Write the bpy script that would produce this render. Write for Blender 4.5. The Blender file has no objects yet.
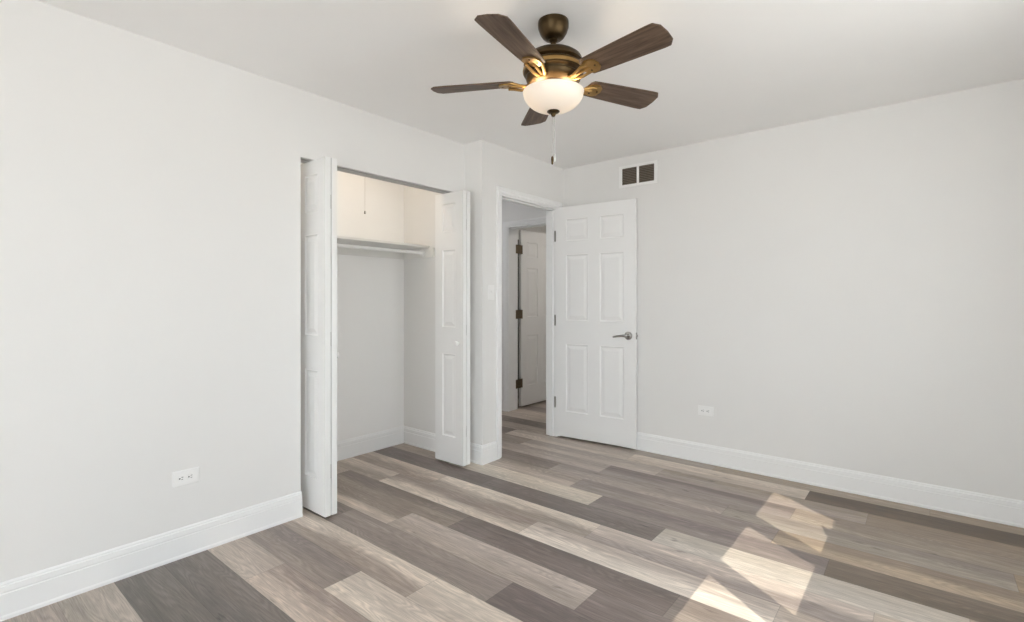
import bpy, bmesh, math, random
from mathutils import Vector, Matrix

S = bpy.context.scene
C = S.collection
PI = math.pi

# ------------------------------------------------------------------ camera
CEIL = 2.45
CAM_Z = 1.24
F_PX = 502.75                      # focal length in pixels for a 1024-pixel-wide frame
YAW = math.radians(39.4026)        # the view turns this much from +y towards +x ... (camera looks along -x,+y)
cam_d = bpy.data.cameras.new('camera')
cam = bpy.data.objects.new('camera', cam_d)
C.objects.link(cam)
cam_d.sensor_width = 36.0
cam_d.lens = F_PX / 1024.0 * 36.0
cam_d.shift_y = -11.0 / 1024.0
cam_d.clip_start = 0.02
cam.location = (0, 0, CAM_Z)
cam.rotation_euler = (PI / 2, 0, YAW)
S.camera = cam

# ------------------------------------------------------------------ view, world, sun
S.view_settings.view_transform = 'Standard'
S.view_settings.look = 'None'
S.view_settings.gamma = 1.0
S.view_settings.use_curve_mapping = False
S.view_settings.exposure = -0.02
S.cycles.max_bounces = 14
S.cycles.diffuse_bounces = 10
S.cycles.glossy_bounces = 4
S.cycles.transparent_max_bounces = 16
S.cycles.sample_clamp_indirect = 6.0
S.cycles.use_denoising = True
S.cycles.use_adaptive_sampling = False

WORLD_STRENGTH = 6.0
world = bpy.data.worlds.new('sky')
S.world = world
world.use_nodes = True
wn, wl = world.node_tree.nodes, world.node_tree.links
bg = wn['Background']
bg.inputs['Strength'].default_value = WORLD_STRENGTH
tc = wn.new('ShaderNodeTexCoord')
sx = wn.new('ShaderNodeSeparateXYZ')
wl.new(tc.outputs['Generated'], sx.inputs[0])
wr = wn.new('ShaderNodeValToRGB')
mr = wn.new('ShaderNodeMapRange')
mr.inputs['From Min'].default_value = -1
mr.inputs['From Max'].default_value = 1
wl.new(sx.outputs['Z'], mr.inputs['Value'])
wl.new(mr.outputs[0], wr.inputs['Fac'])
e = wr.color_ramp.elements
e[0].position = 0.0; e[0].color = (1.12, 1.10, 1.08, 1)
e[1].position = 1.0; e[1].color = (0.95, 1.1, 1.3, 1)
k = e.new(0.485); k.color = (1.12, 1.11, 1.10, 1)
k = e.new(0.515); k.color = (1.2, 1.27, 1.34, 1)
wl.new(wr.outputs['Color'], bg.inputs['Color'])

WIN_X = 0.77                       # inner face of the window sashes
SUN_K = 0.71                       # +y travel per -x travel of the sunlight
SILL_Z = 0.85
SUN_CX = (WIN_X + 0.395) / SILL_Z  # -x travel per unit of fall
sun_dir = Vector((-1.0, SUN_K, -1.0 / SUN_CX)).normalized()
sun_d = bpy.data.lights.new('sun', 'SUN')
sun_d.energy = 6.5
sun_d.color = (1.0, 0.90, 0.76)
sun_d.angle = math.radians(0.1)
sun = bpy.data.objects.new('sun', sun_d)
C.objects.link(sun)
sun.location = (6, -4, 5)
sun.rotation_euler = sun_dir.to_track_quat('-Z', 'Y').to_euler()

# portal: guides the sampling of daylight through the window opening (adds no light)
pd = bpy.data.lights.new('daylight_portal', 'AREA')
pd.shape = 'RECTANGLE'
pd.size = 1.92
pd.size_y = 1.30
pd.cycles.is_portal = True
pd.energy = 1.0
po = bpy.data.objects.new('daylight_portal', pd)
C.objects.link(po)
po.location = (0.90, 1.63, 1.43)
po.rotation_euler = (PI / 2, 0, PI / 2)
pd2 = pd.copy()
pd2.size, pd2.size_y = 1.63, 2.2
po2 = bpy.data.objects.new('daylight_portal', pd2)
C.objects.link(po2)
po2.location = (-0.19, -2.35, 1.22)
po2.rotation_euler = (PI / 2, 0, PI)

# ------------------------------------------------------------------ helpers
def lin(c):
    return tuple(((v / 255) / 12.92 if v / 255 <= 0.04045 else ((v / 255 + 0.055) / 1.055) ** 2.4) for v in c)

def tag(o, label=None, cat=None, group=None, kind=None):
    if label: o['label'] = label
    if cat: o['category'] = cat
    if group: o['group'] = group
    if kind: o['kind'] = kind
    return o

def empty(name, loc=(0, 0, 0), rz=0.0):
    o = bpy.data.objects.new(name, None)
    o.empty_display_size = 0.05
    C.objects.link(o)
    o.location = loc
    o.rotation_euler = (0, 0, rz)
    return o

def frame_of(axis):
    a = Vector(axis).normalized()
    h = Vector((0, 0, 1)) if abs(a.z) < 0.9 else Vector((1, 0, 0))
    u = a.cross(h).normalized()
    return a, u, a.cross(u).normalized()

class MB:
    """collects shapes and links them as ONE mesh object"""
    def __init__(s):
        s.bm = bmesh.new()
    def box(s, a, b, M=None):
        (x0, y0, z0), (x1, y1, z1) = a, b
        vs = [s.bm.verts.new(p) for p in ((x0, y0, z0), (x1, y0, z0), (x1, y1, z0), (x0, y1, z0),
                                          (x0, y0, z1), (x1, y0, z1), (x1, y1, z1), (x0, y1, z1))]
        for f in ((3, 2, 1, 0), (4, 5, 6, 7), (0, 1, 5, 4), (1, 2, 6, 5), (2, 3, 7, 6), (3, 0, 4, 7)):
            s.bm.faces.new([vs[i] for i in f])
        if M:
            for v in vs: v.co = M @ v.co
        return s
    def prism(s, prof, fn, t0, t1):
        """extrude a closed 2-D profile; fn(u, v, t) -> point"""
        n = len(prof)
        A = [s.bm.verts.new(fn(u, v, t0)) for u, v in prof]
        B = [s.bm.verts.new(fn(u, v, t1)) for u, v in prof]
        for i in range(n):
            s.bm.faces.new((A[i], A[(i + 1) % n], B[(i + 1) % n], B[i]))
        s.bm.faces.new(A[::-1]); s.bm.faces.new(B)
        return s
    def lathe(s, prof, c=(0, 0, 0), axis=(0, 0, 1), seg=40, caps=True, sx=1.0):
        """prof: list of (radius, height)"""
        a, u, w = frame_of(axis)
        if tuple(axis) == (0, 0, 1):
            u, w = Vector((1, 0, 0)), Vector((0, 1, 0))
        c = Vector(c)
        rings = []
        for r, h in prof:
            if r < 1e-6:
                rings.append([s.bm.verts.new(c + a * h)])
            else:
                rings.append([s.bm.verts.new(c + a * h + u * (r * math.cos(2 * PI * i / seg)) + w * (r * math.sin(2 * PI * i / seg))) for i in range(seg)])
        for A, B in zip(rings, rings[1:]):
            for i in range(seg):
                j = (i + 1) % seg
                if len(A) == 1 and len(B) == 1: continue
                if len(A) == 1: s.bm.faces.new((A[0], B[i], B[j]))
                elif len(B) == 1: s.bm.faces.new((A[i], B[0], A[j]))
                else: s.bm.faces.new((A[i], B[i], B[j], A[j]))
        if caps:
            if len(rings[0]) > 1: s.bm.faces.new(rings[0])
            if len(rings[-1]) > 1: s.bm.faces.new(rings[-1][::-1])
        return s
    def cyl(s, p0, p1, r, seg=16, r1=None):
        p0, p1 = Vector(p0), Vector(p1)
        return s.lathe([(r, 0), (r if r1 is None else r1, (p1 - p0).length)], p0, p1 - p0, seg)
    def tube(s, pts, r, seg=10):
        """r: one radius or one per point"""
        pts = [Vector(p) for p in pts]
        rs = r if isinstance(r, (list, tuple)) else [r] * len(pts)
        rings = []
        up = None
        for i, p in enumerate(pts):
            t = (pts[min(i + 1, len(pts) - 1)] - pts[max(i - 1, 0)]).normalized()
            if up is None:
                up = Vector((0, 0, 1)) if abs(t.z) < 0.9 else Vector((1, 0, 0))
            u = t.cross(up).normalized(); w = u.cross(t).normalized(); up = w
            rings.append([s.bm.verts.new(p + u * (rs[i] * math.cos(2 * PI * k / seg)) + w * (rs[i] * math.sin(2 * PI * k / seg))) for k in range(seg)])
        for A, B in zip(rings, rings[1:]):
            for i in range(seg):
                j = (i + 1) % seg
                s.bm.faces.new((A[i], A[j], B[j], B[i]))
        s.bm.faces.new(rings[0][::-1]); s.bm.faces.new(rings[-1])
        return s
    def build(s, name, mat, parent=None, bevel=0.0, bseg=2, smooth=False, weld=True):
        if weld:
            bmesh.ops.remove_doubles(s.bm, verts=s.bm.verts, dist=1e-5)
        bmesh.ops.recalc_face_normals(s.bm, faces=s.bm.faces)
        me = bpy.data.meshes.new(name)
        s.bm.to_mesh(me); s.bm.free()
        o = bpy.data.objects.new(name, me)
        C.objects.link(o)
        me.materials.append(mat)
        if parent: o.parent = parent
        if bevel:
            m = o.modifiers.new('bevel', 'BEVEL')
            m.width = bevel; m.segments = bseg; m.limit_method = 'ANGLE'; m.angle_limit = math.radians(40)
        if smooth:
            for p in me.polygons: p.use_smooth = True
            me.set_sharp_from_angle(angle=math.radians(38))
        return o

def copy_tree(o, parent=None):
    c = o.copy(); C.objects.link(c)
    if parent: c.parent = parent
    for ch in o.children: copy_tree(ch, c)
    return c

def struct(mb, name, mat, label, cat, **kw):
    o = mb.build(name, mat, **kw)
    return tag(o, label, cat, kind='structure')

# ------------------------------------------------------------------ materials
def mat(name, col, rough=0.5, metal=0.0, spec=0.5, bump=0.0, bscale=200.0, vary=0.0, vscale=3.0):
    m = bpy.data.materials.new(name); m.use_nodes = True
    nt = m.node_tree; n = nt.nodes; l = nt.links
    b = n['Principled BSDF']
    b.inputs['Base Color'].default_value = (*col, 1)
    b.inputs['Roughness'].default_value = rough
    b.inputs['Metallic'].default_value = metal
    b.inputs['Specular IOR Level'].default_value = spec
    t = n.new('ShaderNodeTexCoord')
    if vary:
        nz = n.new('ShaderNodeTexNoise'); nz.inputs['Scale'].default_value = vscale; nz.inputs['Detail'].default_value = 4
        l.new(t.outputs['Object'], nz.inputs['Vector'])
        r = n.new('ShaderNodeValToRGB')
        r.color_ramp.elements[0].position = 0.3; r.color_ramp.elements[1].position = 0.7
        r.color_ramp.elements[0].color = (*[v * (1 - vary) for v in col], 1)
        r.color_ramp.elements[1].color = (*[min(1, v * (1 + vary)) for v in col], 1)
        l.new(nz.outputs['Fac'], r.inputs['Fac']); l.new(r.outputs['Color'], b.inputs['Base Color'])
    if bump:
        nz2 = n.new('ShaderNodeTexNoise'); nz2.inputs['Scale'].default_value = bscale; nz2.inputs['Detail'].default_value = 3
        l.new(t.outputs['Object'], nz2.inputs['Vector'])
        bp = n.new('ShaderNodeBump'); bp.inputs['Strength'].default_value = bump; bp.inputs['Distance'].default_value = 0.002
        l.new(nz2.outputs['Fac'], bp.inputs['Height']); l.new(bp.outputs['Normal'], b.inputs['Normal'])
    return m

M_WALL = mat('wall_paint', (0.81, 0.806, 0.797), 0.75, spec=0.25, bump=0.06, bscale=160, vary=0.006)
M_CLOSET = mat('closet_wall_brightened', (0.92, 0.918, 0.91), 0.7, spec=0.25, bump=0.06, bscale=160, vary=0.006)  # wall paint made lighter, standing in for more light inside the closet
M_CEIL = mat('ceiling_paint', (0.92, 0.92, 0.918), 0.9, spec=0.15, bump=0.06, bscale=140, vary=0.006)
M_TRIM = mat('trim_paint', (0.88, 0.885, 0.888), 0.38, spec=0.45, vary=0.004)
M_DOOR = mat('door_paint', (0.88, 0.884, 0.884), 0.42, spec=0.45, bump=0.04, bscale=90, vary=0.004)
M_PLATE = mat('white_plastic', (0.89, 0.89, 0.885), 0.35, vary=0.004)
M_SLOT = mat('dark_slot', (0.03, 0.03, 0.03), 0.6, vary=0.1)
M_SHELF = mat('shelf_paint', (0.82, 0.82, 0.80), 0.5, vary=0.006)
M_NICKEL = mat('satin_nickel', (0.42, 0.41, 0.40), 0.25, metal=1.0, vary=0.03, vscale=40)
M_STEEL = mat('galvanised_steel', (0.42, 0.42, 0.41), 0.4, metal=1.0, vary=0.05, vscale=30)
M_TRACK = mat('track_aluminium', (0.55, 0.55, 0.54), 0.45, metal=0.5, vary=0.04, vscale=30)
M_HINGE = mat('hinge_steel', (0.22, 0.21, 0.19), 0.4, metal=0.9, vary=0.06, vscale=60)
M_BRONZE = mat('hinge_bronze', (0.16, 0.125, 0.085), 0.42, metal=0.9, vary=0.15, vscale=60)
M_FANMETAL = mat('fan_bronze', (0.075, 0.048, 0.021), 0.36, metal=0.85, vary=0.15, vscale=25)
M_FANIRON = mat('fan_antique_gold', (0.34, 0.205, 0.07), 0.36, metal=0.8, vary=0.12, vscale=40)
M_VENTDARK = mat('duct_dark', (0.06, 0.05, 0.04), 0.8, vary=0.1)
M_LOUVER = mat('vent_louver', (0.20, 0.165, 0.13), 0.5, metal=0.2, vary=0.06, vscale=30)
M_CHAIN = mat('pull_chain_metal', (0.62, 0.62, 0.60), 0.35, metal=0.7, vary=0.04, vscale=60)
M_CORD = mat('cord_white', (0.78, 0.76, 0.72), 0.7, vary=0.02)
M_FOB = mat('cord_fob', (0.45, 0.42, 0.38), 0.5, vary=0.05)
M_SUNBLOCK = mat('sun_blocker_paint', (0.8, 0.8, 0.8), 0.7, vary=0.02)

def wood_blade():
    m = bpy.data.materials.new('blade_walnut'); m.use_nodes = True
    n, l = m.node_tree.nodes, m.node_tree.links
    b = n['Principled BSDF']; b.inputs['Roughness'].default_value = 0.5
    b.inputs['Specular IOR Level'].default_value = 0.3
    t = n.new('ShaderNodeTexCoord'); mp = n.new('ShaderNodeMapping'); mp.inputs['Scale'].default_value = (4, 55, 20)
    l.new(t.outputs['Object'], mp.inputs['Vector'])
    nz = n.new('ShaderNodeTexNoise'); nz.inputs['Scale'].default_value = 1.3; nz.inputs['Detail'].default_value = 6; nz.inputs['Roughness'].default_value = 0.65
    l.new(mp.outputs[0], nz.inputs['Vector'])
    r = n.new('ShaderNodeValToRGB')
    r.color_ramp.elements[0].position = 0.28; r.color_ramp.elements[0].color = (0.035, 0.020, 0.012, 1)
    r.color_ramp.elements[1].position = 0.72; r.color_ramp.elements[1].color = (0.175, 0.115, 0.080, 1)
    l.new(nz.outputs['Fac'], r.inputs['Fac']); l.new(r.outputs['Color'], b.inputs['Base Color'])
    return m
M_BLADE = wood_blade()

def bowl_glass():
    m = bpy.data.materials.new('frosted_lamp_glass'); m.use_nodes = True
    n, l = m.node_tree.nodes, m.node_tree.links
    b = n['Principled BSDF']
    b.inputs['Base Color'].default_value = (0.86, 0.82, 0.76, 1)
    b.inputs['Roughness'].default_value = 0.3
    t = n.new('ShaderNodeTexCoord')
    nz = n.new('ShaderNodeTexNoise'); nz.inputs['Scale'].default_value = 9; nz.inputs['Detail'].default_value = 5; nz.inputs['Distortion'].default_value = 1.2
    l.new(t.outputs['Object'], nz.inputs['Vector'])
    r = n.new('ShaderNodeValToRGB')
    r.color_ramp.elements[0].color = (1.0, 0.80, 0.60, 1); r.color_ramp.elements[1].color = (1.0, 0.88, 0.72, 1)
    l.new(nz.outputs['Fac'], r.inputs['Fac'])
    l.new(r.outputs['Color'], b.inputs['Emission Color'])
    b.inputs['Emission Strength'].default_value = 0.12
    tl = n.new('ShaderNodeBsdfTranslucent'); tl.inputs['Color'].default_value = (1.0, 0.9, 0.75, 1)
    mx = n.new('ShaderNodeMixShader'); mx.inputs[0].default_value = 0.09
    l.new(b.outputs[0], mx.inputs[1]); l.new(tl.outputs[0], mx.inputs[2])
    l.new(mx.outputs[0], n['Material Output'].inputs['Surface'])
    return m
M_BOWL = bowl_glass()

def pane_glass():
    m = bpy.data.materials.new('window_glass'); m.use_nodes = True
    n, l = m.node_tree.nodes, m.node_tree.links
    tr = n.new('ShaderNodeBsdfTransparent'); tr.inputs[0].default_value = (0.97, 0.98, 0.97, 1)
    gl = n.new('ShaderNodeBsdfGlossy'); gl.inputs['Roughness'].default_value = 0.02
    mx = n.new('ShaderNodeMixShader'); mx.inputs[0].default_value = 0.05
    l.new(tr.outputs[0], mx.inputs[1]); l.new(gl.outputs[0], mx.inputs[2])
    l.new(mx.outputs[0], n['Material Output'].inputs['Surface'])
    return m
M_GLASS = pane_glass()

def emit(name, col, s):
    m = bpy.data.materials.new(name); m.use_nodes = True
    b = m.node_tree.nodes['Principled BSDF']
    b.inputs['Base Color'].default_value = (0.9, 0.88, 0.82, 1)
    b.inputs['Emission Color'].default_value = (*col, 1)
    b.inputs['Emission Strength'].default_value = s
    return m

def floor_material():
    m = bpy.data.materials.new('plank_floor'); m.use_nodes = True
    nt = m.node_tree; n = nt.nodes; l = nt.links
    b = n['Principled BSDF']
    def math_(op, a=None, c=None, v0=0.0, v1=0.0):
        x = n.new('ShaderNodeMath'); x.operation = op
        x.inputs[0].default_value = v0; x.inputs[1].default_value = v1
        if a is not None: l.new(a, x.inputs[0])
        if c is not None: l.new(c, x.inputs[1])
        return x.outputs[0]
    lo = n.new('ShaderNodeAttribute'); lo.attribute_name = 'tone_near'
    hi = n.new('ShaderNodeAttribute'); hi.attribute_name = 'tone_far'
    seed = n.new('ShaderNodeAttribute'); seed.attribute_name = 'plank_seed'
    uv = n.new('ShaderNodeUVMap'); uv.uv_map = 'plank'
    su = n.new('ShaderNodeSeparateXYZ'); l.new(uv.outputs[0], su.inputs[0])
    U, V = su.outputs['X'], su.outputs['Y']          # metres along, 0..1 across
    def coords(ku, kv):
        cb = n.new('ShaderNodeCombineXYZ')
        l.new(math_('MULTIPLY', U, v1=ku), cb.inputs[0])
        l.new(math_('MULTIPLY', V, v1=kv), cb.inputs[1])
        l.new(math_('MULTIPLY', seed.outputs['Fac'], v1=37.0), cb.inputs[2])
        return cb.outputs[0]
    def noise(vec, detail, rough, dist=0.0):
        x = n.new('ShaderNodeTexNoise'); x.inputs['Scale'].default_value = 1.0
        x.inputs['Detail'].default_value = detail; x.inputs['Roughness'].default_value = rough; x.inputs['Distortion'].default_value = dist
        l.new(vec, x.inputs['Vector']); return x.outputs['Fac']
    # near tone -> far tone across the plank, the border wavering along the grain
    waver = noise(coords(1.6, 2.2), 4, 0.6, 0.6)
    mixf = n.new('ShaderNodeMapRange'); mixf.inputs['From Min'].default_value = 0.30; mixf.inputs['From Max'].default_value = 0.70
    mixf.interpolation_type = 'SMOOTHSTEP'
    l.new(math_('ADD', V, math_('MULTIPLY', math_('SUBTRACT', waver, v1=0.5), v1=1.1)), mixf.inputs['Value'])
    mix = n.new('ShaderNodeMix'); mix.data_type = 'RGBA'
    l.new(mixf.outputs[0], mix.inputs['Factor']); l.new(lo.outputs['Color'], mix.inputs['A']); l.new(hi.outputs['Color'], mix.inputs['B'])
    # broad figure, fine grain, fibres
    broad = noise(coords(2.4, 5.0), 5, 0.62, 0.9)
    grain = noise(coords(6.5, 52.0), 6, 0.7, 0.4)
    fibre = noise(coords(16.0, 150.0), 3, 0.6)
    g1 = math_('MULTIPLY', math_('SUBTRACT', broad, v1=0.5), v1=0.88)
    g2 = math_('MULTIPLY', math_('SUBTRACT', grain, v1=0.5), v1=1.15)
    g3 = math_('MULTIPLY', math_('SUBTRACT', fibre, v1=0.5), v1=0.45)
    # cathedral figure: contour lines of a stretched noise field
    field = noise(coords(1.1, 1.5), 2, 0.5, 0.3)
    ring = math_('SINE', math_('ADD', math_('MULTIPLY', field, v1=150.0), math_('MULTIPLY', grain, v1=5.0)))
    amp = n.new('ShaderNodeMapRange'); amp.inputs['From Min'].default_value = 0.42; amp.inputs['From Max'].default_value = 0.62
    amp.inputs['To Min'].default_value = 0.03; amp.inputs['To Max'].default_value = 0.15
    l.new(broad, amp.inputs['Value'])
    g4 = math_('MULTIPLY', ring, amp.outputs[0])
    # short dark checks along the grain
    chk = noise(coords(6.0, 60.0), 4, 0.6, 0.8)
    cm = n.new('ShaderNodeMapRange'); cm.inputs['From Min'].default_value = 0.62; cm.inputs['From Max'].default_value = 0.70
    cm.inputs['To Min'].default_value = 0.0; cm.inputs['To Max'].default_value = 0.30
    l.new(chk, cm.inputs['Value'])
    g5 = math_('MULTIPLY', cm.outputs[0], v1=-1.0)
    gain = math_('ADD', math_('ADD', math_('ADD', math_('ADD', math_('ADD', g1, g2), g3), g4), g5), v1=1.01)
    # sparse dark knots and checks
    vo = n.new('ShaderNodeTexVoronoi'); vo.inputs['Scale'].default_value = 1.0
    kw = n.new('ShaderNodeVectorMath'); kw.operation = 'ADD'
    l.new(coords(3.2, 1.7), kw.inputs[0])
    kn = n.new('ShaderNodeTexNoise'); kn.inputs['Scale'].default_value = 1.0; kn.inputs['Detail'].default_value = 3
    l.new(coords(9, 16), kn.inputs['Vector'])
    ks = n.new('ShaderNodeVectorMath'); ks.operation = 'SCALE'; ks.inputs['Scale'].default_value = 0.5
    l.new(kn.outputs['Color'], ks.inputs[0]); l.new(ks.outputs[0], kw.inputs[1])
    l.new(kw.outputs[0], vo.inputs['Vector'])
    kr = n.new('ShaderNodeMapRange'); kr.inputs['From Min'].default_value = 0.02; kr.inputs['From Max'].default_value = 0.12
    kr.inputs['To Min'].default_value = 0.5; kr.inputs['To Max'].default_value = 1.0
    l.new(vo.outputs['Distance'], kr.inputs['Value'])
    gain = math_('MULTIPLY', gain, kr.outputs[0])
    # joint lines: a thin bevel at each plank edge
    eu = n.new('ShaderNodeAttribute'); eu.attribute_name = 'plank_length'
    du = math_('MINIMUM', U, math_('SUBTRACT', eu.outputs['Fac'], U))
    dv = math_('MULTIPLY', math_('MINIMUM', V, math_('SUBTRACT', None, V, v0=1.0)), v1=0.1858)
    ed = math_('MINIMUM', du, dv)
    er = n.new('ShaderNodeMapRange'); er.inputs['From Min'].default_value = 0.0004; er.inputs['From Max'].default_value = 0.0022
    er.inputs['To Min'].default_value = 0.70; er.inputs['To Max'].default_value = 1.0
    l.new(ed, er.inputs['Value'])
    gain = math_('MULTIPLY', gain, er.outputs[0])
    vm = n.new('ShaderNodeVectorMath'); vm.operation = 'SCALE'
    l.new(mix.outputs['Result'], vm.inputs[0]); l.new(gain, vm.inputs['Scale'])
    l.new(vm.outputs[0], b.inputs['Base Color'])
    rr = n.new('ShaderNodeMapRange'); rr.inputs['To Min'].default_value = 0.30; rr.inputs['To Max'].default_value = 0.46
    l.new(grain, rr.inputs['Value']); l.new(rr.outputs[0], b.inputs['Roughness'])
    b.inputs['Specular IOR Level'].default_value = 0.45
    bp = n.new('ShaderNodeBump'); bp.inputs['Strength'].default_value = 0.12; bp.inputs['Distance'].default_value = 0.001
    l.new(math_('ADD', grain, er.outputs[0]), bp.inputs['Height']); l.new(bp.outputs['Normal'], b.inputs['Normal'])
    return m
M_FLOOR = floor_material()

# ------------------------------------------------------------------ room dimensions
XA = -2.772        # wall with the closet opening (faces +x)
XB = -2.583        # wall with the doorway (faces +x), standing 0.2 m proud of XA
XB2 = -2.70        # its hall side
YB = 2.79          # return face between them, also the closet's right-hand wall
YC = 3.895         # far wall (faces -y)
XR = 0.75          # window wall (faces -x)
YR = -2.20         # wall behind the camera
XCB = -3.511       # closet back wall
CL_Y0, CL_Y1, CL_Z = 1.461, 2.742, 2.062      # closet opening
CLX = XA - 0.09
DO_Y0, DO_Y1, DO_Z = 3.003, 3.797, 2.078      # doorway
YH = 4.29          # hall wall with the second door
HO_X0, HO_X1 = -3.589, -2.82                  # second doorway
HD_Y = YH + 0.165  # its far-room side

# ------------------------------------------------------------------ floor
random.seed(11)
L, W = 1.222, 0.1858
Y1 = 0.596
ROWS = {
 0: (-2.0, {-1: ((150,143,134),(160,152,143))}),
 1: (-2.0, {-1: ((106,101,96),(112,106,101)), 0: ((140,131,124),)}),
 2: (-1.6, {-1: ((108,102,98),(114,107,102)), 0: ((160,151,142),)}),
 3: (-2.329, {-1: ((172,162,152),(164,154,145)), 0: ((180,168,157),(146,134,126))}),
 4: (-1.995, {-1: ((140,130,123),(130,121,116)), 0: ((190,181,170),(180,171,161))}),
 5: (-1.675, {-1: ((150,139,130),(190,181,170)), 0: ((174,165,155),(188,179,168))}),
 6: (-1.397, {-2: ((128,119,113),), -1: ((134,125,119),(140,131,125)), 0: ((110,101,98),(114,105,102)), 1: ((128,119,112),)}),
 7: (-1.084, {-2: ((180,170,160),(138,128,119)), -1: ((156,147,139),(168,159,152)), 0: ((120,110,107),(126,116,112)), 1: ((132,122,116),)}),
 8: (-2.017, {-1: ((140,130,121),(122,113,106)), 0: ((120,110,106),(112,103,99)), 1: ((136,127,120),(128,119,113)), 2: ((120,112,105),)}),
 9: (-1.675, {-2: ((150,140,130),(178,169,159)), -1: ((188,179,168),(146,135,127)), 0: ((200,193,184),(174,165,157)), 1: ((176,168,160),(168,158,148))}),
 10: (-1.377, {-2: ((146,134,124),(178,168,157)), -1: ((150,141,132),(196,188,177)), 0: ((148,139,134),(182,173,165)), 1: ((170,158,145),(182,172,160))}),
 11: (-1.088, {-2: ((108,99,95),(114,105,101)), -1: ((112,104,101),(120,112,108)), 0: ((181,176,168),(174,168,159)), 1: ((164,151,135),)}),
 12: (-1.575, {-2: ((150,140,131),), -1: ((182,175,164),(194,186,174)), 0: ((134,125,121),(124,115,112)), 1: ((110,99,88),(116,105,94))}),
 13: (-1.83, {-1: ((174,164,155),(150,140,131)), 0: ((144,135,129),(136,127,122)), 1: ((166,152,134),(138,125,110))}),
 14: (-0.913, {-2: ((132,123,116),(126,117,110)), -1: ((156,147,140),(140,131,125)), 0: ((150,143,134),(137,129,121)), 1: ((150,134,114),)}),
 15: (-1.815, {-2: ((118,109,102),), -1: ((164,155,147),(150,141,133)), 0: ((142,133,128),(116,106,101)), 1: ((148,138,126),(138,127,115))}),
 16: (-1.476, {-2: ((140,130,120),), -1: ((170,161,152),(152,143,135)), 0: ((150,140,132),(142,131,118)), 1: ((140,127,112),(134,120,103))}),
 17: (-1.80, {-2: ((118,108,100),), -1: ((178,169,158),(166,157,147)), 0: ((172,162,150),(188,179,167)), 1: ((94,80,66),(88,74,60))}),
 18: (-1.2, {-2: ((150,140,130),), -1: ((150,141,131),(142,133,124)), 0: ((150,138,123),), 1: ((146,133,116),)}),
 19: (-2.1, {-2: ((118,108,100),), -1: ((112,103,95),)}),
 20: (-1.7, {-2: ((165,155,145),), -1: ((165,155,145),)}),
}
PAL = [((150,141,133),), ((112,103,98),), ((184,175,164),(160,150,141)), ((134,125,119),(120,111,106)), ((170,160,150),), ((124,115,110),)]
ALB = 1.20
def tone(c):
    v = lin(c)
    m = (v[0] + v[1] + v[2]) / 3
    k = ALB * (m / 0.30) ** 0.07
    return tuple(x * k * w for x, w in zip(v, (1.02, 0.99, 0.985)))
def build_floor():
    bm = bmesh.new()
    uvl = bm.loops.layers.uv.new('plank')
    c0 = bm.loops.layers.float_color.new('tone_near')
    c1 = bm.loops.layers.float_color.new('tone_far')
    sd = bm.faces.layers.float.new('plank_seed')
    ln = bm.faces.layers.float.new('plank_length')
    xmin, xmax, ymin, ymax = -4.9, XR + 0.02, YR - 0.02, 6.4
    r0 = math.floor((ymin - Y1) / W) + 1
    r1 = math.floor((ymax - Y1) / W) + 2
    for r in range(r0, r1):
        x0, cols = ROWS.get(r, (random.uniform(-2, -0.8), {}))
        ya, yb = Y1 + (r - 1) * W, Y1 + r * W
        i0 = math.floor((xmin - x0) / L); i1 = math.floor((xmax - x0) / L)
        for i in range(i0, i1 + 1):
            t = cols.get(i) or random.choice(PAL)
            a, b_ = t[0], t[-1]
            a = tone(a); b_ = tone(b_)
            xa, xb = max(x0 + i * L, xmin), min(x0 + (i + 1) * L, xmax)
            if xb - xa < 1e-4: continue
            yaa, ybb = max(ya, ymin), min(yb, ymax)
            if ybb - yaa < 1e-4: continue
            vs = [bm.verts.new(p) for p in ((xa, yaa, 0), (xb, yaa, 0), (xb, ybb, 0), (xa, ybb, 0))]
            f = bm.faces.new(vs)
            f[sd] = random.random(); f[ln] = L
            for lp in f.loops:
                co = lp.vert.co
                lp[uvl].uv = (co.x - (x0 + i * L), (co.y - ya) / W)
                lp[c0] = (*a, 1); lp[c1] = (*b_, 1)
    # slab under the planks
    g = [bm.verts.new(p) for p in ((xmin, ymin, -0.02), (xmax, ymin, -0.02), (xmax, ymax, -0.02), (xmin, ymax, -0.02))]
    h = [bm.verts.new((v.co.x, v.co.y, -0.0004)) for v in g]
    bm.faces.new(g[::-1])
    for i in range(4): bm.faces.new((g[i], g[(i + 1) % 4], h[(i + 1) % 4], h[i]))
    me = bpy.data.meshes.new('floor'); bm.to_mesh(me); bm.free()
    o = bpy.data.objects.new('floor', me); C.objects.link(o); me.materials.append(M_FLOOR)
    return tag(o, 'grey and tan wood plank floor running through room, closet and hall', 'floor', kind='structure')
build_floor()

# ------------------------------------------------------------------ room shell
T = 0.12
b = MB().box((-4.9, YR - T, CEIL), (XR + T, 6.4, CEIL + 0.1))
struct(b, 'ceiling', M_CEIL, 'smooth white ceiling above the whole room', 'ceiling')

# wall with the closet opening
b = MB()
b.box((CLX, YR - T, 0), (XA, CL_Y0, CEIL))
b.box((CLX, CL_Y0, CL_Z), (XA, CL_Y1, CEIL))
b.box((CLX, CL_Y1, 0), (XA, YB, CEIL))
struct(b, 'wall_left', M_WALL, 'off-white wall on the left with the closet opening in it', 'wall', weld=False)
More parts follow.
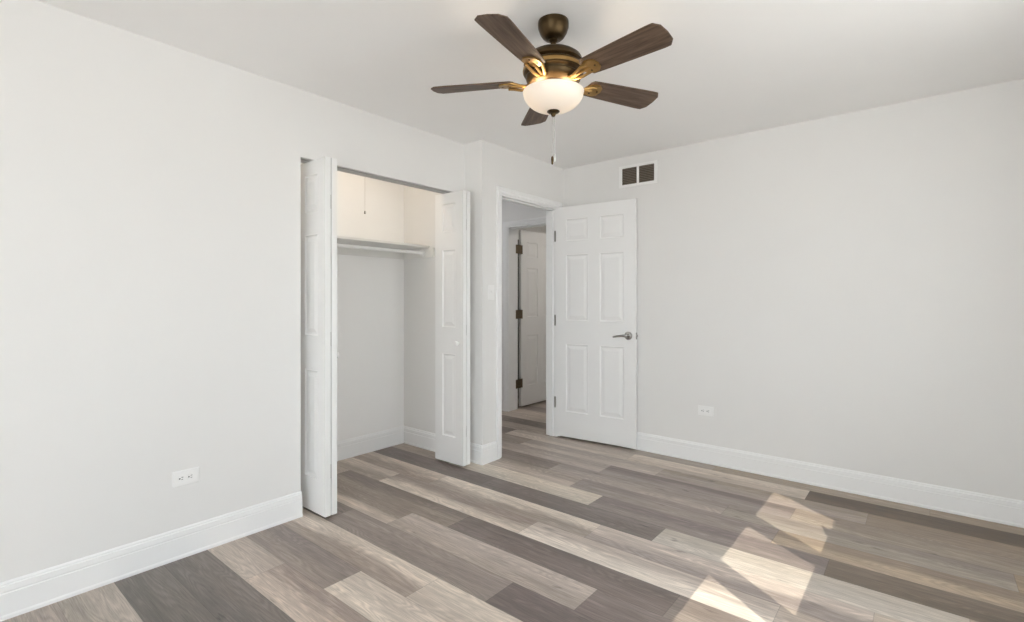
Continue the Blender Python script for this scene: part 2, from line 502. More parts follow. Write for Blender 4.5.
# return and hall-side partition
b = MB()
b.box((-4.9, YB, 0), (XB, YB + 0.115, CEIL))
b.box((XB2, YB + 0.115, 0), (XB, DO_Y0, CEIL))
b.box((XB2, DO_Y0, DO_Z), (XB, DO_Y1, CEIL))
b.box((XB2, DO_Y1, 0), (XB, YH, CEIL))
struct(b, 'wall_doorway', M_WALL, 'off-white wall standing proud with the open doorway in it', 'wall', weld=False)
b = MB().box((XB, YC, 0), (XR + T, YC + T, CEIL))
struct(b, 'wall_back', M_WALL, 'long plain off-white wall behind the open panel door', 'wall')
FO = (-1.0, 0.62, 0.12, 2.32)      # window opening behind the viewpoint
b = MB()
b.box((CLX, YR - T, 0), (FO[0], YR, CEIL)); b.box((FO[1], YR - T, 0), (XR + T, YR, CEIL))
b.box((FO[0], YR - T, 0), (FO[1], YR, FO[2])); b.box((FO[0], YR - T, FO[3]), (FO[1], YR, CEIL))
struct(b, 'wall_front', M_WALL, 'off-white wall behind the viewpoint with a wide window', 'wall', weld=False)

# closet
b = MB()
b.box((XCB - 0.1, 0.99, 0), (XCB, YB, CEIL))
struct(b, 'wall_closet_back', M_CLOSET, 'off-white back wall inside the closet', 'wall')
b = MB().box((XCB, 0.99, 0), (CLX, 1.09, CEIL))
struct(b, 'wall_closet_side', M_CLOSET, 'off-white left end wall inside the closet', 'wall')

# hall and the room beyond
b = MB()
b.box((-4.9, YH, 0), (HO_X0, HD_Y, CEIL))
b.box((HO_X0, YH, 2.058), (HO_X1, HD_Y, CEIL))
b.box((HO_X1, YH, 0), (-1.6, HD_Y, CEIL))
struct(b, 'wall_hall', M_WALL, 'grey-white hall wall with the second doorway in it', 'wall', weld=False)
b = MB().box((-4.9 - T, YB, 0), (-4.9, YH, CEIL))
struct(b, 'wall_hall_end', M_WALL, 'end wall of the hall', 'wall')
b = MB()
b.box((-4.07, HD_Y, 2.0), (-3.95, 6.4, CEIL)); b.box((-4.07, 6.4, 0), (-1.6, 6.5, CEIL))
b.box((-1.6, HD_Y, 0), (-1.5, 6.5, CEIL))
struct(b, 'wall_far_room', M_WALL, 'walls of the dim room beyond the hall door', 'wall', weld=False)
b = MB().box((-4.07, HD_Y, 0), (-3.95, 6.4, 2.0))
struct(b, 'wall_far_side', mat('gap_shade_paint', (0.035, 0.033, 0.03), 0.8, spec=0.2, vary=0.02), 'side wall behind the hall door, coloured near black as shade for the hinge gap', 'wall')  # near-black colour stands in for the shade in the door's hinge gap

# window wall
WY = [ (lo - (WIN_X + 0.745) * SUN_K - 0.03, hi - (WIN_X + 0.745) * SUN_K) for lo, hi in ((3.123, 3.580), (2.487, 2.945), (1.852, 2.310)) ]
HALF = 0.3175
cen = [(a + c) / 2 for a, c in WY]
OY0, OY1, OZ0, OZ1 = min(cen) - HALF, max(cen) + HALF, 0.78, 2.08
b = MB()
b.box((XR, YR - T, 0), (XR + T, OY0, CEIL))
b.box((XR, OY1, 0), (XR + T, YC + T, CEIL))
b.box((XR, OY0, 0), (XR + T, OY1, OZ0))
b.box((XR, OY0, OZ1), (XR + T, OY1, CEIL))
struct(b, 'wall_right', M_WALL, 'off-white wall on the right with a row of three windows', 'wall', weld=False)
words = ['window nearest the far wall in the right wall', 'middle window of the three in the right wall', 'window nearest the viewpoint in the right wall']
for i, ((a, c), m) in enumerate(zip(WY, cen)):
    b = MB()
    x0, x1 = WIN_X, WIN_X + 0.035
    b.box((x0, m - HALF, OZ0), (x1, a, OZ1)); b.box((x0, c, OZ0), (x1, m + HALF, OZ1))
    b.box((x0, a, OZ0), (x1, c, SILL_Z)); b.box((x0, a, OZ1 - 0.08), (x1, c, OZ1))
    w = struct(b, 'window_%d' % (i + 1), M_TRIM, words[i], 'window', weld=False)
    MB().box((x0 + 0.015, a - 0.005, SILL_Z - 0.005), (x0 + 0.019, c + 0.005, OZ1 - 0.075)).build('pane', M_GLASS, w)
    yc_ = (a + c) / 2 + (0.06 if i == 0 else 0.0)
    cr = MB()
    cr.box((x0 - 0.02, yc_ - 0.05, SILL_Z - 0.05), (x0, yc_ + 0.05, SILL_Z - 0.022))
    if i == 0:
        cr.box((x0 - 0.010, yc_ - 0.040, SILL_Z - 0.03), (x0, yc_ + 0.042, SILL_Z + 0.012))
        cr.box((x0 - 0.010, yc_ + 0.005, SILL_Z - 0.03), (x0, yc_ + 0.042, SILL_Z + 0.022))
    cr.build('crank_handle', M_PLATE, w)
b = MB()
b.box((XR - 0.03, OY0 - 0.05, OZ0 - 0.03), (WIN_X, OY1 + 0.05, OZ0))
b.box((XR - 0.012, OY0 - 0.07, OZ0 - 0.09), (XR, OY1 + 0.07, OZ0 - 0.03))
b.box((XR - 0.012, OY0 - 0.07, OZ0), (XR, OY0, OZ1 + 0.07)); b.box((XR - 0.012, OY1, OZ0), (XR, OY1 + 0.07, OZ1 + 0.07))
b.box((XR - 0.012, OY0, OZ1), (XR, OY1, OZ1 + 0.07))
struct(b, 'trim_1', M_TRIM, 'white casing and sill around the three windows', 'trim', weld=False)
b = MB()
fy0, fy1 = YR - 0.07, YR - 0.02
b.box((FO[0], fy0, FO[2]), (FO[1], fy1, FO[2] + 0.05)); b.box((FO[0], fy0, FO[3] - 0.05), (FO[1], fy1, FO[3]))
fm = (FO[0] + FO[1]) / 2
for x0, x1 in ((FO[0], FO[0] + 0.05), (fm - 0.035, fm + 0.035), (FO[1] - 0.05, FO[1])):
    b.box((x0, fy0, FO[2] + 0.05), (x1, fy1, FO[3] - 0.05))
w = struct(b, 'window_4', M_TRIM, 'wide two-light window behind the viewpoint', 'window', weld=False)
for x0, x1 in ((FO[0] + 0.045, fm - 0.03), (fm + 0.03, FO[1] - 0.045)):
    MB().box((x0, fy0 + 0.02, FO[2] + 0.045), (x1, fy0 + 0.024, FO[3] - 0.045)).build('pane', M_GLASS, w)
b = MB()
b.box((FO[0] - 0.05, YR - 0.02, FO[2] - 0.03), (FO[1] + 0.05, YR + 0.03, FO[2]))
b.box((FO[0] - 0.07, YR, FO[2] - 0.09), (FO[1] + 0.07, YR + 0.012, FO[2] - 0.03))
b.box((FO[0] - 0.07, YR, FO[2]), (FO[0], YR + 0.012, FO[3] + 0.07)); b.box((FO[1], YR, FO[2]), (FO[1] + 0.07, YR + 0.012, FO[3] + 0.07))
b.box((FO[0], YR, FO[3]), (FO[1], YR + 0.012, FO[3] + 0.07))
struct(b, 'trim_4', M_TRIM, 'white casing and sill around the wide window', 'trim', weld=False)
# unseen slab added outside to block sun: its edge cuts the sun above the lower part of the panes
PX = 2.35
PZ = SILL_Z + 0.262 + (PX - WIN_X) / SUN_CX
b = MB().box((XR + T, YR - T, PZ), (PX, 5.0, PZ + 0.14))
struct(b, 'added_sun_blocker', M_SUNBLOCK, 'added unseen slab outside the windows that blocks the high sun', 'sun blocker', weld=False)

# ------------------------------------------------------------------ baseboards
BB = [(0, 0), (0.019, 0), (0.019, 0.012), (0.015, 0.018), (0.015, 0.099), (0.0125, 0.1015), (0.0125, 0.104), (0.0135, 0.108), (0.0125, 0.128), (0.008, 0.131), (0.0075, 0.137), (0.004, 0.143), (0, 0.143)]
def base_x(b, x, y0, y1, s=1):       # on a wall x = const facing s
    b.prism(BB, lambda u, v, t: (x + s * u, t, v), y0, y1)
def base_y(b, y, x0, x1, s=-1):
    b.prism(BB, lambda u, v, t: (t, y + s * u, v), x0, x1)
b = MB(); base_x(b, XA, YR, CL_Y0 + 0.003)
struct(b, 'baseboard_left', M_TRIM, 'white baseboard along the left wall up to the closet', 'baseboard', weld=False)
b = MB(); base_y(b, YB, XA, XB + 0.0005); base_x(b, XB, YB - 0.019, DO_Y0 - 0.058); base_x(b, XA, CL_Y1 + 0.002, YB)
struct(b, 'baseboard_doorway', M_TRIM, 'short white baseboard round the wall corner beside the doorway', 'baseboard', weld=False)
b = MB(); base_y(b, YC, XB + 0.02, XR)
struct(b, 'baseboard_back', M_TRIM, 'long white baseboard along the wall behind the open door', 'baseboard', weld=False)
b = MB(); base_x(b, XR, YR, YC, -1)
struct(b, 'baseboard_right', M_TRIM, 'white baseboard under the windows', 'baseboard', weld=False)
b = MB(); base_y(b, YR, XA, XR, 1)
struct(b, 'baseboard_front', M_TRIM, 'white baseboard behind the viewpoint', 'baseboard', weld=False)
b = MB(); base_x(b, XCB, 1.09, YB); base_y(b, YB, XCB, CLX)
struct(b, 'baseboard_closet', M_TRIM, 'white baseboard inside the closet', 'baseboard', weld=False)

# ------------------------------------------------------------------ doorway casing and jamb
CW = 0.050
CAS = [(0, 0), (0.0, 0.009), (0.006, 0.012), (0.020, 0.012), (0.026, 0.016), (0.040, 0.018), (0.046, 0.018), (CW, 0.014), (CW, 0)]   # (away from opening, off the wall)
def casing_on_x(b, x, s, y0, y1, z):       # U-shaped casing around an opening in a wall x = const
    def strip(p0, p1, q0, q1):
        pass
    def pt(u, v, k):
        # k: 0 foot left, 1 mitre left, 2 mitre right, 3 foot right
        if k == 0: return (x + s * v, y0 - u, 0)
        if k == 1: return (x + s * v, y0 - u, z + u)
        if k == 2: return (x + s * v, y1 + u, z + u)
        return (x + s * v, y1 + u, 0)
    for k in (0, 1, 2):
        b.prism(CAS, lambda u, v, t: pt(u, v, t), k, k + 1)
def casing_on_y(b, y, s, x0, x1, z):
    def pt(u, v, k):
        if k == 0: return (x0 - u, y + s * v, 0)
        if k == 1: return (x0 - u, y + s * v, z + u)
        if k == 2: return (x1 + u, y + s * v, z + u)
        return (x1 + u, y + s * v, 0)
    for k in (0, 1, 2):
        b.prism(CAS, lambda u, v, t: pt(u, v, t), k, k + 1)
JT = 0.014
b = MB()
casing_on_x(b, XB, 1, DO_Y0 - 0.002, DO_Y1 + 0.002, DO_Z + 0.002)
casing_on_x(b, XB2, -1, DO_Y0 - 0.002, DO_Y1 + 0.002, DO_Z + 0.002)
for y0, y1 in ((DO_Y0, DO_Y0 + JT), (DO_Y1 - JT, DO_Y1)):
    b.box((XB2, y0, 0), (XB, y1, DO_Z))
b.box((XB2, DO_Y0 + JT, DO_Z - JT), (XB, DO_Y1 - JT, DO_Z))
# stops
b.box((XB2 + 0.045, DO_Y0 + JT, 0), (XB2 + 0.08, DO_Y0 + JT + 0.011, DO_Z - JT))
b.box((XB2 + 0.045, DO_Y1 - JT - 0.011, 0), (XB2 + 0.08, DO_Y1 - JT, DO_Z - JT))
b.box((XB2 + 0.045, DO_Y0 + JT, DO_Z - JT - 0.011), (XB2 + 0.08, DO_Y1 - JT, DO_Z - JT))
struct(b, 'trim_2', M_TRIM, 'white casing and jamb around the open doorway', 'trim', weld=False)
b = MB()
casing_on_y(b, YH, -1, HO_X0 - 0.002, HO_X1 + 0.002, 2.060)
b.box((HO_X0, YH, 0), (HO_X0 + JT, HD_Y, 2.058)); b.box((HO_X1 - JT, YH, 0), (HO_X1, HD_Y, 2.058))
b.box((HO_X0 + JT, YH, 2.058 - JT), (HO_X1 - JT, HD_Y, 2.058))
b.box((HO_X0 + JT, YH + 0.05, 2.058 - JT - 0.011), (HO_X1 - JT, YH + 0.085, 2.058 - JT))
struct(b, 'trim_3', M_TRIM, 'white casing and jamb around the hall doorway', 'trim', weld=False)

# ------------------------------------------------------------------ panel doors
def panel_leaf(w, h, t, cols, rows, mould=0.012, depth=0.007, flat=0.008, slope=0.026):
    """door leaf with raised panels on both faces: width along x, thickness y 0..t, height z"""
    mb = MB(); bm = mb.bm
    xs = sorted({0.0, w, *[v for c in cols for v in c]})
    zs = sorted({0.0, h, *[v for r in rows for v in r]})
    def is_panel(xa, xb, za, zb):
        return any(abs(c[0] - xa) < 1e-6 and abs(c[1] - xb) < 1e-6 for c in cols) and any(abs(r[0] - za) < 1e-6 and abs(r[1] - zb) < 1e-6 for r in rows)
    for yf, s in ((0.0, 1), (t, -1)):
        for xa, xb in zip(xs, xs[1:]):
            for za, zb in zip(zs, zs[1:]):
                if not is_panel(xa, xb, za, zb):
                    bm.faces.new([bm.verts.new(p) for p in ((xa, yf, za), (xb, yf, za), (xb, yf, zb), (xa, yf, zb))])
                    continue
                ins = [(0, 0), (0.003, -0.0012), (0.008, depth * 0.75), (mould, depth), (mould + flat, depth), (mould + flat + slope, 0.0015)]
                rings = []
                for i, d in ins:
                    rings.append([bm.verts.new(p) for p in ((xa + i, yf + s * d, za + i), (xb - i, yf + s * d, za + i), (xb - i, yf + s * d, zb - i), (xa + i, yf + s * d, zb - i))])
                for A, B in zip(rings, rings[1:]):
                    for q in range(4):
                        bm.faces.new((A[q], A[(q + 1) % 4], B[(q + 1) % 4], B[q]))
                bm.faces.new(rings[-1])
    for xa, xb in zip(xs, xs[1:]):
        for z in (0.0, h):
            bm.faces.new([bm.verts.new(p) for p in ((xa, 0, z), (xb, 0, z), (xb, t, z), (xa, t, z))])
    for za, zb in zip(zs, zs[1:]):
        for x in (0.0, w):
            bm.faces.new([bm.verts.new(p) for p in ((x, 0, za), (x, t, za), (x, t, zb), (x, 0, zb))])
    return mb

def hinge(z, parent, x=0.0, y=0.0, m=None, h=0.09, dx=0.0):
    """butt hinge seen edge-on: knuckle barrel and two leaves"""
    b = MB()
    b.cyl((x, y, z - h / 2), (x, y, z + h / 2), 0.0065, 12)
    b.cyl((x, y, z - h / 2 - 0.006), (x, y, z - h / 2), 0.004, 10)
    b.cyl((x, y, z + h / 2), (x, y, z + h / 2 + 0.006), 0.004, 10)
    return b

# --- open six-panel door, hinged at the right jamb, folded back along the far wall
DW, DH, DT = 0.748, 2.058, 0.035
D_COLS = [(0.098, 0.322), (0.426, 0.649)]

D_ROWS = [(0.222, 0.832), (1.036, 1.628), (1.746, 1.946)]
d1 = panel_leaf(DW, DH, DT, D_COLS, D_ROWS).build('door_1', M_DOOR, bevel=0.0)
tag(d1, 'white six-panel door standing open against the wall, chrome lever handle', 'door', kind='structure')
d1.location = (-2.584, 3.774, 0.017)
d1.rotation_euler = (0, 0, math.radians(5.0))
for z in (0.30, 1.04, 1.80):
    hb = hinge(z, d1, -0.008, -0.004)
    hb.box((-0.008, -0.006, z - 0.045), (-0.0005, -0.002, z + 0.045))
    hb.build('hinge', M_HINGE, d1, smooth=True)
# lever handle set
LZ, LXd = 0.926, DW - 0.062
hs = empty('lever_handle'); hs.parent = d1
hs.location = (LXd, 0, LZ)
b = MB().lathe([(0.034, 0.0), (0.034, 0.004), (0.030, 0.009), (0.014, 0.011), (0.012, 0.030), (0.012, 0.046), (0.0, 0.047)], (0, 0, 0), (0, -1, 0), 36)
b.build('rosette', M_NICKEL, hs, smooth=True)
b = MB().tube([(0.008, -0.046, 0.002), (-0.01, -0.052, 0.002), (-0.04, -0.054, 0.001), (-0.08, -0.053, -0.004), (-0.105, -0.050, -0.009), (-0.118, -0.045, -0.012)], [0.011, 0.0115, 0.010, 0.0085, 0.0075, 0.005], 14)
b.build('lever', M_NICKEL, hs, smooth=True)
b = MB().box((DW - 0.001, 0.006, LZ - 0.028), (DW + 0.002, 0.030, LZ + 0.028)); b.box((DW + 0.001, 0.011, LZ - 0.009), (DW + 0.010, 0.024, LZ + 0.009))
b.build('latch', M_NICKEL, d1)

# --- hall door, open into the room beyond, dark hinges
d2 = panel_leaf(0.755, 2.030, DT, [(0.10, 0.32), (0.435, 0.655)], [(0.222, 0.815), (1.02, 1.60), (1.715, 1.90)]).build('door_2', M_DOOR)
tag(d2, 'white panel door beyond the hall with dark bronze hinges, seen through the doorway', 'door', kind='structure')
d2.location = (-3.582, HD_Y + 0.072, 0.017)
d2.rotation_euler = (0, 0, math.radians(90))
for z in (0.27, 1.06, 1.80):
    hb = MB()
    hb.cyl((-0.028, -0.006, z - 0.05), (-0.028, -0.006, z + 0.05), 0.009, 12)
    hb.box((-0.028, -0.010, z - 0.05), (0.014, -0.0005, z + 0.05))
    hb.box((-0.108, -0.012, z - 0.05), (-0.028, -0.0075, z + 0.05))
    hb.build('hinge', M_BRONZE, d2, smooth=True)

# --- bifold closet doors, folded open at either side
BW, BH, BT = 0.302, 2.030, 0.034
B_COLS = [(0.078, 0.224)]
B_ROWS = [(0.192, 0.818), (1.014, 1.602), (1.734, 1.950)]
def bifold(name, label, y_far_first, knob_side, xf, sgn):
    """two leaves folded flat together, their outer edges facing the room; leaf y ranges given in order from the camera"""
    root = empty(name, (xf - BW, y_far_first, 0.018))
    tag(root, label, 'closet door', 'folded closet doors')
    for k in (0, 1):
        lf = panel_leaf(BW, BH, BT, B_COLS, B_ROWS, slope=0.022).build('leaf', M_DOOR, root)
        lf.location = (0, k * (BT + 0.006), 0)
        if k == (0 if knob_side < 0 else 1):
            kb = MB().lathe([(0.009, 0.0), (0.007, 0.012), (0.018, 0.020), (0.020, 0.027), (0.016, 0.034), (0.0, 0.036)], (BW - 0.047, 0.0 if knob_side < 0 else BT, 0.900), (0, knob_side, 0), 24)
            kb.build('knob', M_DOOR, lf, smooth=True)
    for z in (0.25, 1.0, 1.78):     # leaf hinges in the slot between the leaves
        MB().cyl((BW - 0.004, BT + 0.003, z - 0.04), (BW - 0.004, BT + 0.003, z + 0.04), 0.0028, 8).build('hinge', M_STEEL, root)
    yp = BT / 2 if sgn < 0 else BT * 1.5 + 0.006
    pv = MB().cyl((0.03, yp, -0.016), (0.03, yp, 0.004), 0.005, 10)
    ya, yb = (-0.045, yp + 0.012) if sgn < 0 else (yp - 0.012, 2 * BT + 0.045)
    pv.box((0.015, ya, -0.0175), (0.045, yb, -0.0145))
    pv.build('bottom_pivot', M_STEEL, root)
    pv = MB().cyl((0.03, yp, BH - 0.004), (0.03, yp, BH + 0.006), 0.004, 10)
    pv.box((0.02, yp - 0.01, BH), (0.05, yp + 0.01, BH + 0.004))
    pv.build('top_pivot', M_STEEL, root)
    return root
bf1 = bifold('bifold_door', 'white bifold closet door folded at the left side of the opening', 1.516, 1, -2.604, -1)
bf1.rotation_euler = (0, 0, 0)
bf2 = bifold('bifold_door', 'white bifold closet door folded at the right side of the opening, knob facing out', 2.624, -1, -2.620, 1)

# --- closet head track
b = MB()
ty0, ty1, tz = CL_Y0 + 0.002, CL_Y1 - 0.002, CL_Z
tx = -2.822
b.box((tx - 0.018, ty0, tz - 0.004), (tx + 0.018, ty1, tz - 0.001))
b.box((tx - 0.018, ty0, tz - 0.013), (tx - 0.015, ty1, tz - 0.001)); b.box((tx + 0.015, ty0, tz - 0.013), (tx + 0.018, ty1, tz - 0.001))
tr = b.build('closet_track', M_TRACK, weld=False)
tag(tr, 'thin grey metal track along the head of the closet opening', 'track')

# ------------------------------------------------------------------ closet shelf and rod
SZ = 1.690
sh = empty('closet_shelf', (XCB, 1.09, SZ - 0.018))
tag(sh, 'white wooden shelf across the closet resting on wall cleats', 'shelf')
MB().box((0.001, 0.001, 0), (0.341, YB - 1.09 - 0.001, 0.018)).build('board', M_SHELF, sh, bevel=0.0015)
MB().box((0.001, 0.001, -0.078), (0.019, YB - 1.09 - 0.001, -0.0002)).build('back_cleat', M_SHELF, sh, bevel=0.001)
MB().box((0.020, YB - 1.09 - 0.020, -0.078), (0.400, YB - 1.09 - 0.001, -0.0002)).build('side_cleat', M_SHELF, sh, bevel=0.001)
MB().box((0.020, 0.001, -0.078), (0.400, 0.020, -0.0002)).build('side_cleat', M_SHELF, sh, bevel=0.001)
RX, RZ = -3.245, 1.632
rd = empty('closet_rod', (RX, 1.11, RZ))
tag(rd, 'white hanging rod under the closet shelf', 'closet rod')
MB().cyl((0, 0.002, 0), (0, YB - 1.13 - 0.002, 0), 0.0125, 20).build('rod', M_PLATE, rd, smooth=True)
for y0, y1 in ((0.001, 0.012), (YB - 1.13 - 0.012, YB - 1.13 - 0.001)):
    MB().lathe([(0.031, 0), (0.031, 0.004), (0.020, 0.006), (0.020, 0.011), (0.016, 0.011)], (0, y0 if y0 < 0.5 else y1, 0), (0, 1 if y0 < 0.5 else -1, 0), 28).build('rod_socket', M_PLATE, rd, smooth=True)

# closet lamp with a pull cord
LX, LY = -3.0, 2.022
cl = empty('closet_lamp', (LX, LY, CEIL))
tag(cl, 'bare-bulb closet lamp on the closet ceiling with a thin pull cord', 'lamp')
MB().lathe([(0.055, 0), (0.055, -0.012), (0.045, -0.03), (0.022, -0.045), (0.020, -0.06), (0, -0.06)], (0, 0, 0), (0, 0, 1), 28).build('lamp_base', M_PLATE, cl, smooth=True)
bl = MB().lathe([(0.013, -0.058), (0.014, -0.075), (0.026, -0.098), (0.030, -0.118), (0.024, -0.138), (0, -0.148)], (0, 0, 0), (0, 0, 1), 24).build('bulb', emit('bulb_glow', (1.0, 0.84, 0.67), 85.0), cl, smooth=True)
pc = MB().tube([(0.035, 0, -0.025), (0.036, 0, -0.2), (0.035, 0, CL_Z - CEIL - 0.1), (0.035, 0, 1.848 - CEIL)], 0.0012, 6).build('pull_cord', M_CORD, cl)
MB().lathe([(0.003, 0), (0.006, -0.006), (0.0065, -0.018), (0.003, -0.022), (0, -0.022)], (0.035, 0, 1.851 - CEIL), (0, 0, 1), 14).build('fob', M_FOB, pc, smooth=True)

# ------------------------------------------------------------------ outlets and switch
def outlet(label):
    """horizontal duplex outlet: local x along the wall, y out of the wall is -y"""
    r = empty('wall_outlet')
    tag(r, label, 'outlet', 'duplex wall outlets')
    MB().box((-0.059, -0.0055, -0.0365), (0.059, 0.0, 0.0365)).build('cover_plate', M_PLATE, r, bevel=0.0025)
    for cx in (-0.0195, 0.0195):
        rc = MB().prism([(cx + 0.0145 * max(-0.82, min(0.82, math.cos(t * PI / 12))) , 0.017 * math.sin(t * PI / 12)) for t in range(24)], lambda u, v, t: (u, t, v), -0.0075, -0.005).build('receptacle', M_PLATE, r)
        sl = MB()
        sl.box((cx - 0.001, -0.0082, 0.004), (cx + 0.0075, -0.0070, 0.0065))
        sl.box((cx - 0.001, -0.0082, -0.0065), (cx + 0.0062, -0.0070, -0.004))
        sl.lathe([(0.0034, 0), (0.0034, 0.0007), (0, 0.0007)], (cx - 0.008, -0.0074, 0), (0, -1, 0), 14)
        sl.build('slots', M_SLOT, rc, weld=False)
    MB().lathe([(0.003, 0), (0.003, 0.001), (0, 0.0015)], (0, -0.0055, 0), (0, -1, 0), 12).build('screw', M_PLATE, r)
    return r
oa = outlet('white duplex outlet set sideways low on the left wall')
oa.location = (XA, 0.880, 0.381); oa.rotation_euler = (0, 0, PI / 2)
ob = copy_tree(oa)
ob['label'] = 'white duplex outlet low on the long wall right of the open door'
ob.location = (-1.289, YC, 0.396); ob.rotation_euler = (0, 0, 0)

sw = empty('light_switch', (XB, 2.888, 1.298), PI / 2)
tag(sw, 'white toggle light switch on the narrow wall left of the doorway', 'light switch')
MB().box((-0.036, -0.0055, -0.058), (0.036, 0, 0.058)).build('switch_plate', M_PLATE, sw, bevel=0.0025)
tg = MB().box((-0.005, -0.0065, -0.0125), (0.005, -0.005, 0.0125))
tg.box((-0.0035, -0.014, -0.001), (0.0035, -0.006, 0.008))
tg.build('toggle', M_PLATE, sw)
for z in (-0.03, 0.03):
    MB().lathe([(0.003, 0), (0.003, 0.001), (0, 0.0015)], (0, -0.0055, z), (0, -1, 0), 12).build('screw', M_PLATE, sw)

# ------------------------------------------------------------------ return-air vent
VX0, VX1, VZ0, VZ1 = -2.013, -1.672, 2.190, 2.373
vt = empty('air_vent', ((VX0 + VX1) / 2, YC, (VZ0 + VZ1) / 2))
tag(vt, 'white wall vent with two dark louvred openings high above the open door', 'vent')
hw, hh = (VX1 - VX0) / 2, (VZ1 - VZ0) / 2
ix, iz = hw - 0.028, hh - 0.022
b = MB()
b.box((-hw, -0.008, -hh), (-ix, -0.0005, hh)); b.box((ix, -0.008, -hh), (hw, -0.0005, hh))
b.box((-ix, -0.008, iz), (ix, -0.0005, hh)); b.box((-ix, -0.008, -hh), (ix, -0.0005, -iz))
b.box((-0.010, -0.008, -iz), (0.010, -0.0005, iz))
b.build('vent_frame', M_PLATE, vt, weld=False)
for s0, s1 in ((-ix, -0.010), (0.010, ix)):
    MB().box((s0 + 0.0002, -0.0022, -iz), (s1 - 0.0002, -0.0006, iz)).build('duct_opening', M_VENTDARK, vt)
    lv = MB()
    nn = 10
    for q in range(nn):
        zc = -iz + (q + 0.5) * 2 * iz / nn
        lv.prism([(-0.0076, -0.0048), (-0.0068, -0.0056), (-0.0026, 0.0034), (-0.0034, 0.0042)], lambda u, v, t: (t, u, zc + v), s0 + 0.0004, s1 - 0.0004)
    lv.build('louvres', M_LOUVER, vt, weld=False)
for x, z in ((-hw + 0.011, 0), (hw - 0.011, 0)):
    MB().lathe([(0.004, 0), (0.004, 0.001), (0, 0.0018)], (x, -0.008, z), (0, -1, 0), 12).build('screw', M_PLATE, vt)

# ------------------------------------------------------------------ ceiling fan
FX, FY = -1.250, 1.805
fan = empty('ceiling_fan', (FX, FY, CEIL))
tag(fan, 'bronze ceiling fan with five dark wood blades and a lit frosted bowl lamp', 'ceiling fan')
Z = lambda z: z - CEIL
MB().lathe([(0.066, 0), (0.067, -0.010), (0.066, -0.028), (0.064, -0.032), (0.063, -0.036), (0.058, -0.050), (0.048, -0.066), (0.038, -0.075), (0.020, -0.077), (0.0, -0.077)], seg=48).build('canopy', M_FANMETAL, fan, smooth=True)
MB().lathe([(0.0, -0.072), (0.020, -0.076), (0.021, -0.082), (0.016, -0.088), (0.0115, -0.090), (0.0115, -0.127), (0.018, -0.130), (0.018, -0.145)], seg=24).build('downrod', M_FANMETAL, fan, smooth=True)
mh = MB().lathe([(0.018, -0.128), (0.045, -0.132), (0.076, -0.138), (0.104, -0.148), (0.120, -0.160), (0.127, -0.174), (0.129, -0.184), (0.122, -0.189), (0.118, -0.193), (0.126, -0.198), (0.131, -0.212), (0.129, -0.228), (0.118, -0.234), (0.116, -0.239), (0.120, -0.244), (0.116, -0.258), (0.100, -0.272), (0.076, -0.279), (0.05, -0.281), (0, -0.281)], seg=56).build('motor_housing', M_FANMETAL, fan, smooth=True)
MB().lathe([(0.118, -0.206), (0.132, -0.208), (0.1335, -0.215), (0.132, -0.222), (0.118, -0.2235)], seg=56).build('motor_band', M_FANIRON, mh, smooth=True)
MB().lathe([(0.062, -0.277), (0.066, -0.284), (0.064, -0.296), (0.050, -0.302), (0.050, -0.309), (0.046, -0.316), (0.040, -0.320), (0, -0.320)], seg=40).build('light_fitter', M_FANMETAL, fan, smooth=True)
# glass bowl: open shell
RB_, ZT, ZBt = 0.131, -0.309, -0.390
outer = []
for i in range(15):
    t = i / 14 * PI / 2
    outer.append((RB_ * math.sin(t) ** 0.86 if i else 0.0, ZBt + (ZT - ZBt) * (1 - math.cos(t) ** 1.05)))
outer[-1] = (RB_, ZT)
inner = [(max(r - 0.004, 0.0), z + 0.004) for r, z in outer[::-1]]
bowl = MB().lathe(outer + [(RB_ + 0.002, ZT + 0.003), (RB_ - 0.002, ZT + 0.006)] + inner, seg=56, caps=False).build('glass_bowl', M_BOWL, fan, smooth=True)
MB().lathe([(0.0, -0.383), (0.026, -0.385), (0.028, -0.391), (0.022, -0.396), (0.012, -0.399), (0.010, -0.405), (0.007, -0.412), (0, -0.413)], seg=28).build('finial', M_FANMETAL, fan, smooth=True)
for (dx, dy, zb, fz) in ((0.004, 0.003, 1.875, True), (-0.0035, -0.003, 1.865, False)):
    pts = [(dx, dy, -0.411), (dx, dy, Z(zb))]
    ch = MB().tube(pts, 0.0011, 6)
    zz = -0.415
    while zz > Z(zb):
        ch.lathe([(0, 0.0021), (0.0018, 0.001), (0.0018, -0.001), (0, -0.0021)], (dx, dy, zz), (0, 0, 1), 6); zz -= 0.0048
    pch = ch.build('pull_chain', M_CHAIN, fan, weld=False)
    MB().lathe([(0.0015, 0.002), (0.0042, -0.003), (0.005, -0.012), (0.0042, -0.032), (0.002, -0.036), (0, -0.036)], (dx, dy, Z(zb)), (0, 0, 1), 14).build('chain_fob', M_CHAIN if fz else M_FANMETAL, pch, smooth=True)

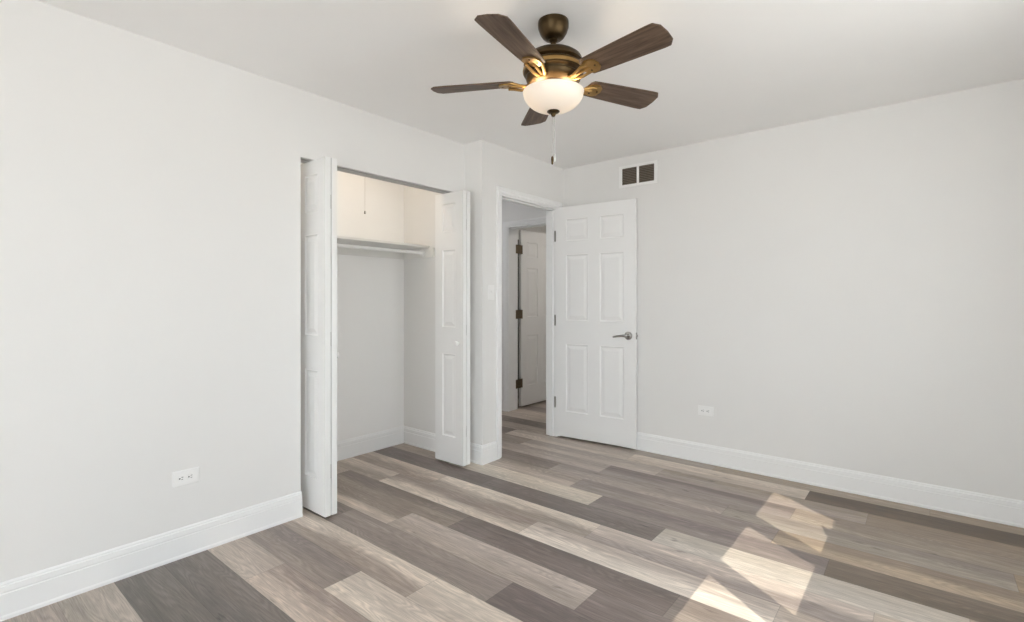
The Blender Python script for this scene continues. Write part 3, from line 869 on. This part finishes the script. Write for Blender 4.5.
BR0, BR1, BZ, PITCH = 0.185, 0.549, -0.286, math.radians(-12)
def blade_outline():
    hw0, hw1 = 0.052, 0.069
    n = 10
    up = [(BR0 + (BR1 - 0.05 - BR0) * i / n, hw0 + (hw1 - hw0) * (i / n) ** 0.8) for i in range(n + 1)]
    tip = [(BR1 - 0.024, hw1 - 0.001), (BR1 - 0.004, hw1 - 0.026), (BR1, 0.0), (BR1 - 0.004, -hw1 + 0.026), (BR1 - 0.024, -hw1 + 0.001)]
    root = [(BR0 - 0.012, -hw0 + 0.016), (BR0 - 0.016, 0), (BR0 - 0.012, hw0 - 0.016)]
    return up + tip + [(x, -y) for x, y in up[::-1]] + root
def build_blade(ang, first):
    out = blade_outline()
    Mp = Matrix.Rotation(PITCH, 4, 'X')
    bl = MB(); bl.prism(out, lambda u, v, t: Mp @ Vector((u, v, t)), -0.003, 0.003)
    o = bl.build('blade', M_BLADE, fan, bevel=0.0015)
    o.location = (0, 0, BZ + 0.03); o.rotation_euler = (0, 0, ang)
    # blade iron: a forked, pierced arm from the motor to a rounded pad under the blade root
    ir = MB()
    for s in (-1, 1):
        ir.tube([(0.085, s * 0.010, -0.006), (0.115, s * 0.014, -0.022), (0.145, s * 0.024, -0.020), (0.180, s * 0.032, -0.010), (0.205, s * 0.030, -0.0095)], [0.008, 0.0075, 0.007, 0.0065, 0.005], 8)
    pad = [(0.160, 0.010), (0.178, 0.030), (0.200, 0.040), (0.222, 0.038), (0.238, 0.026), (0.244, 0.0), (0.238, -0.026), (0.222, -0.038), (0.200, -0.040), (0.178, -0.030), (0.160, -0.010)]
    ir.prism(pad, lambda u, v, t: Mp @ Vector((u, v, t)), -0.0095, -0.0034)
    ir.tube([(0.080, 0, 0.0), (0.120, 0, -0.016), (0.160, 0, -0.012), (0.2, 0, -0.0085)], [0.010, 0.008, 0.007, 0.004], 8)
    io = ir.build('blade_iron', M_FANIRON, o, smooth=True, weld=False)
    for u, v in ((0.196, 0.020), (0.196, -0.020), (0.226, 0.0)):
        p = Mp @ Vector((u, v, -0.0095))
        MB().lathe([(0.0045, 0), (0.0042, 0.0016), (0, 0.0024)], p, Mp @ Vector((0, 0, -1)), 10).build('screw', M_FANMETAL, o)
    return o
b0 = build_blade(math.radians(-7.5), True)
for k in range(1, 5):
    c = copy_tree(b0, fan)
    c.rotation_euler = (0, -0.028 if k == 4 else 0.0, math.radians(-7.5 + 72 * k))     # one blade rides a little high

# the fan's lamp
def point(name, loc, col, power, r):
    d = bpy.data.lights.new(name, 'POINT'); d.energy = power; d.color = col; d.shadow_soft_size = r
    o = bpy.data.objects.new(name, d); C.objects.link(o); o.location = loc
    return o
for q in (0, 1):
    point('fan_bulb', (FX + 0.075 * math.cos(0.8 + PI * q), FY + 0.075 * math.sin(0.8 + PI * q), CEIL - 0.336), (1.0, 0.80, 0.56), 1.6, 0.03)

# unseen fill lamps added to brighten the hall and the room beyond it
def added_fill_lamp(loc, label, power, col=(1.0, 0.93, 0.84)):
    r = empty('added_fill_lamp', loc)
    tag(r, label, 'lamp')
    MB().lathe([(0.15, -0.0005), (0.15, -0.02), (0.135, -0.024), (0, -0.024)], seg=36).build('lamp_base', M_NICKEL, r, smooth=True)
    MB().lathe([(0.133, -0.0245), (0.128, -0.05), (0.10, -0.075), (0.05, -0.09), (0, -0.094)], seg=36).build('fill_lamp_shade', emit('fill_lamp_glow', col, power), r, smooth=True)
    return r
added_fill_lamp((-4.2, 3.25, CEIL), 'added unseen fill lamp on the hall ceiling', 26.0, (0.95, 0.97, 1.0))
added_fill_lamp((-2.4, 4.95, CEIL), 'added unseen fill lamp on the ceiling of the room beyond the hall', 34.0)
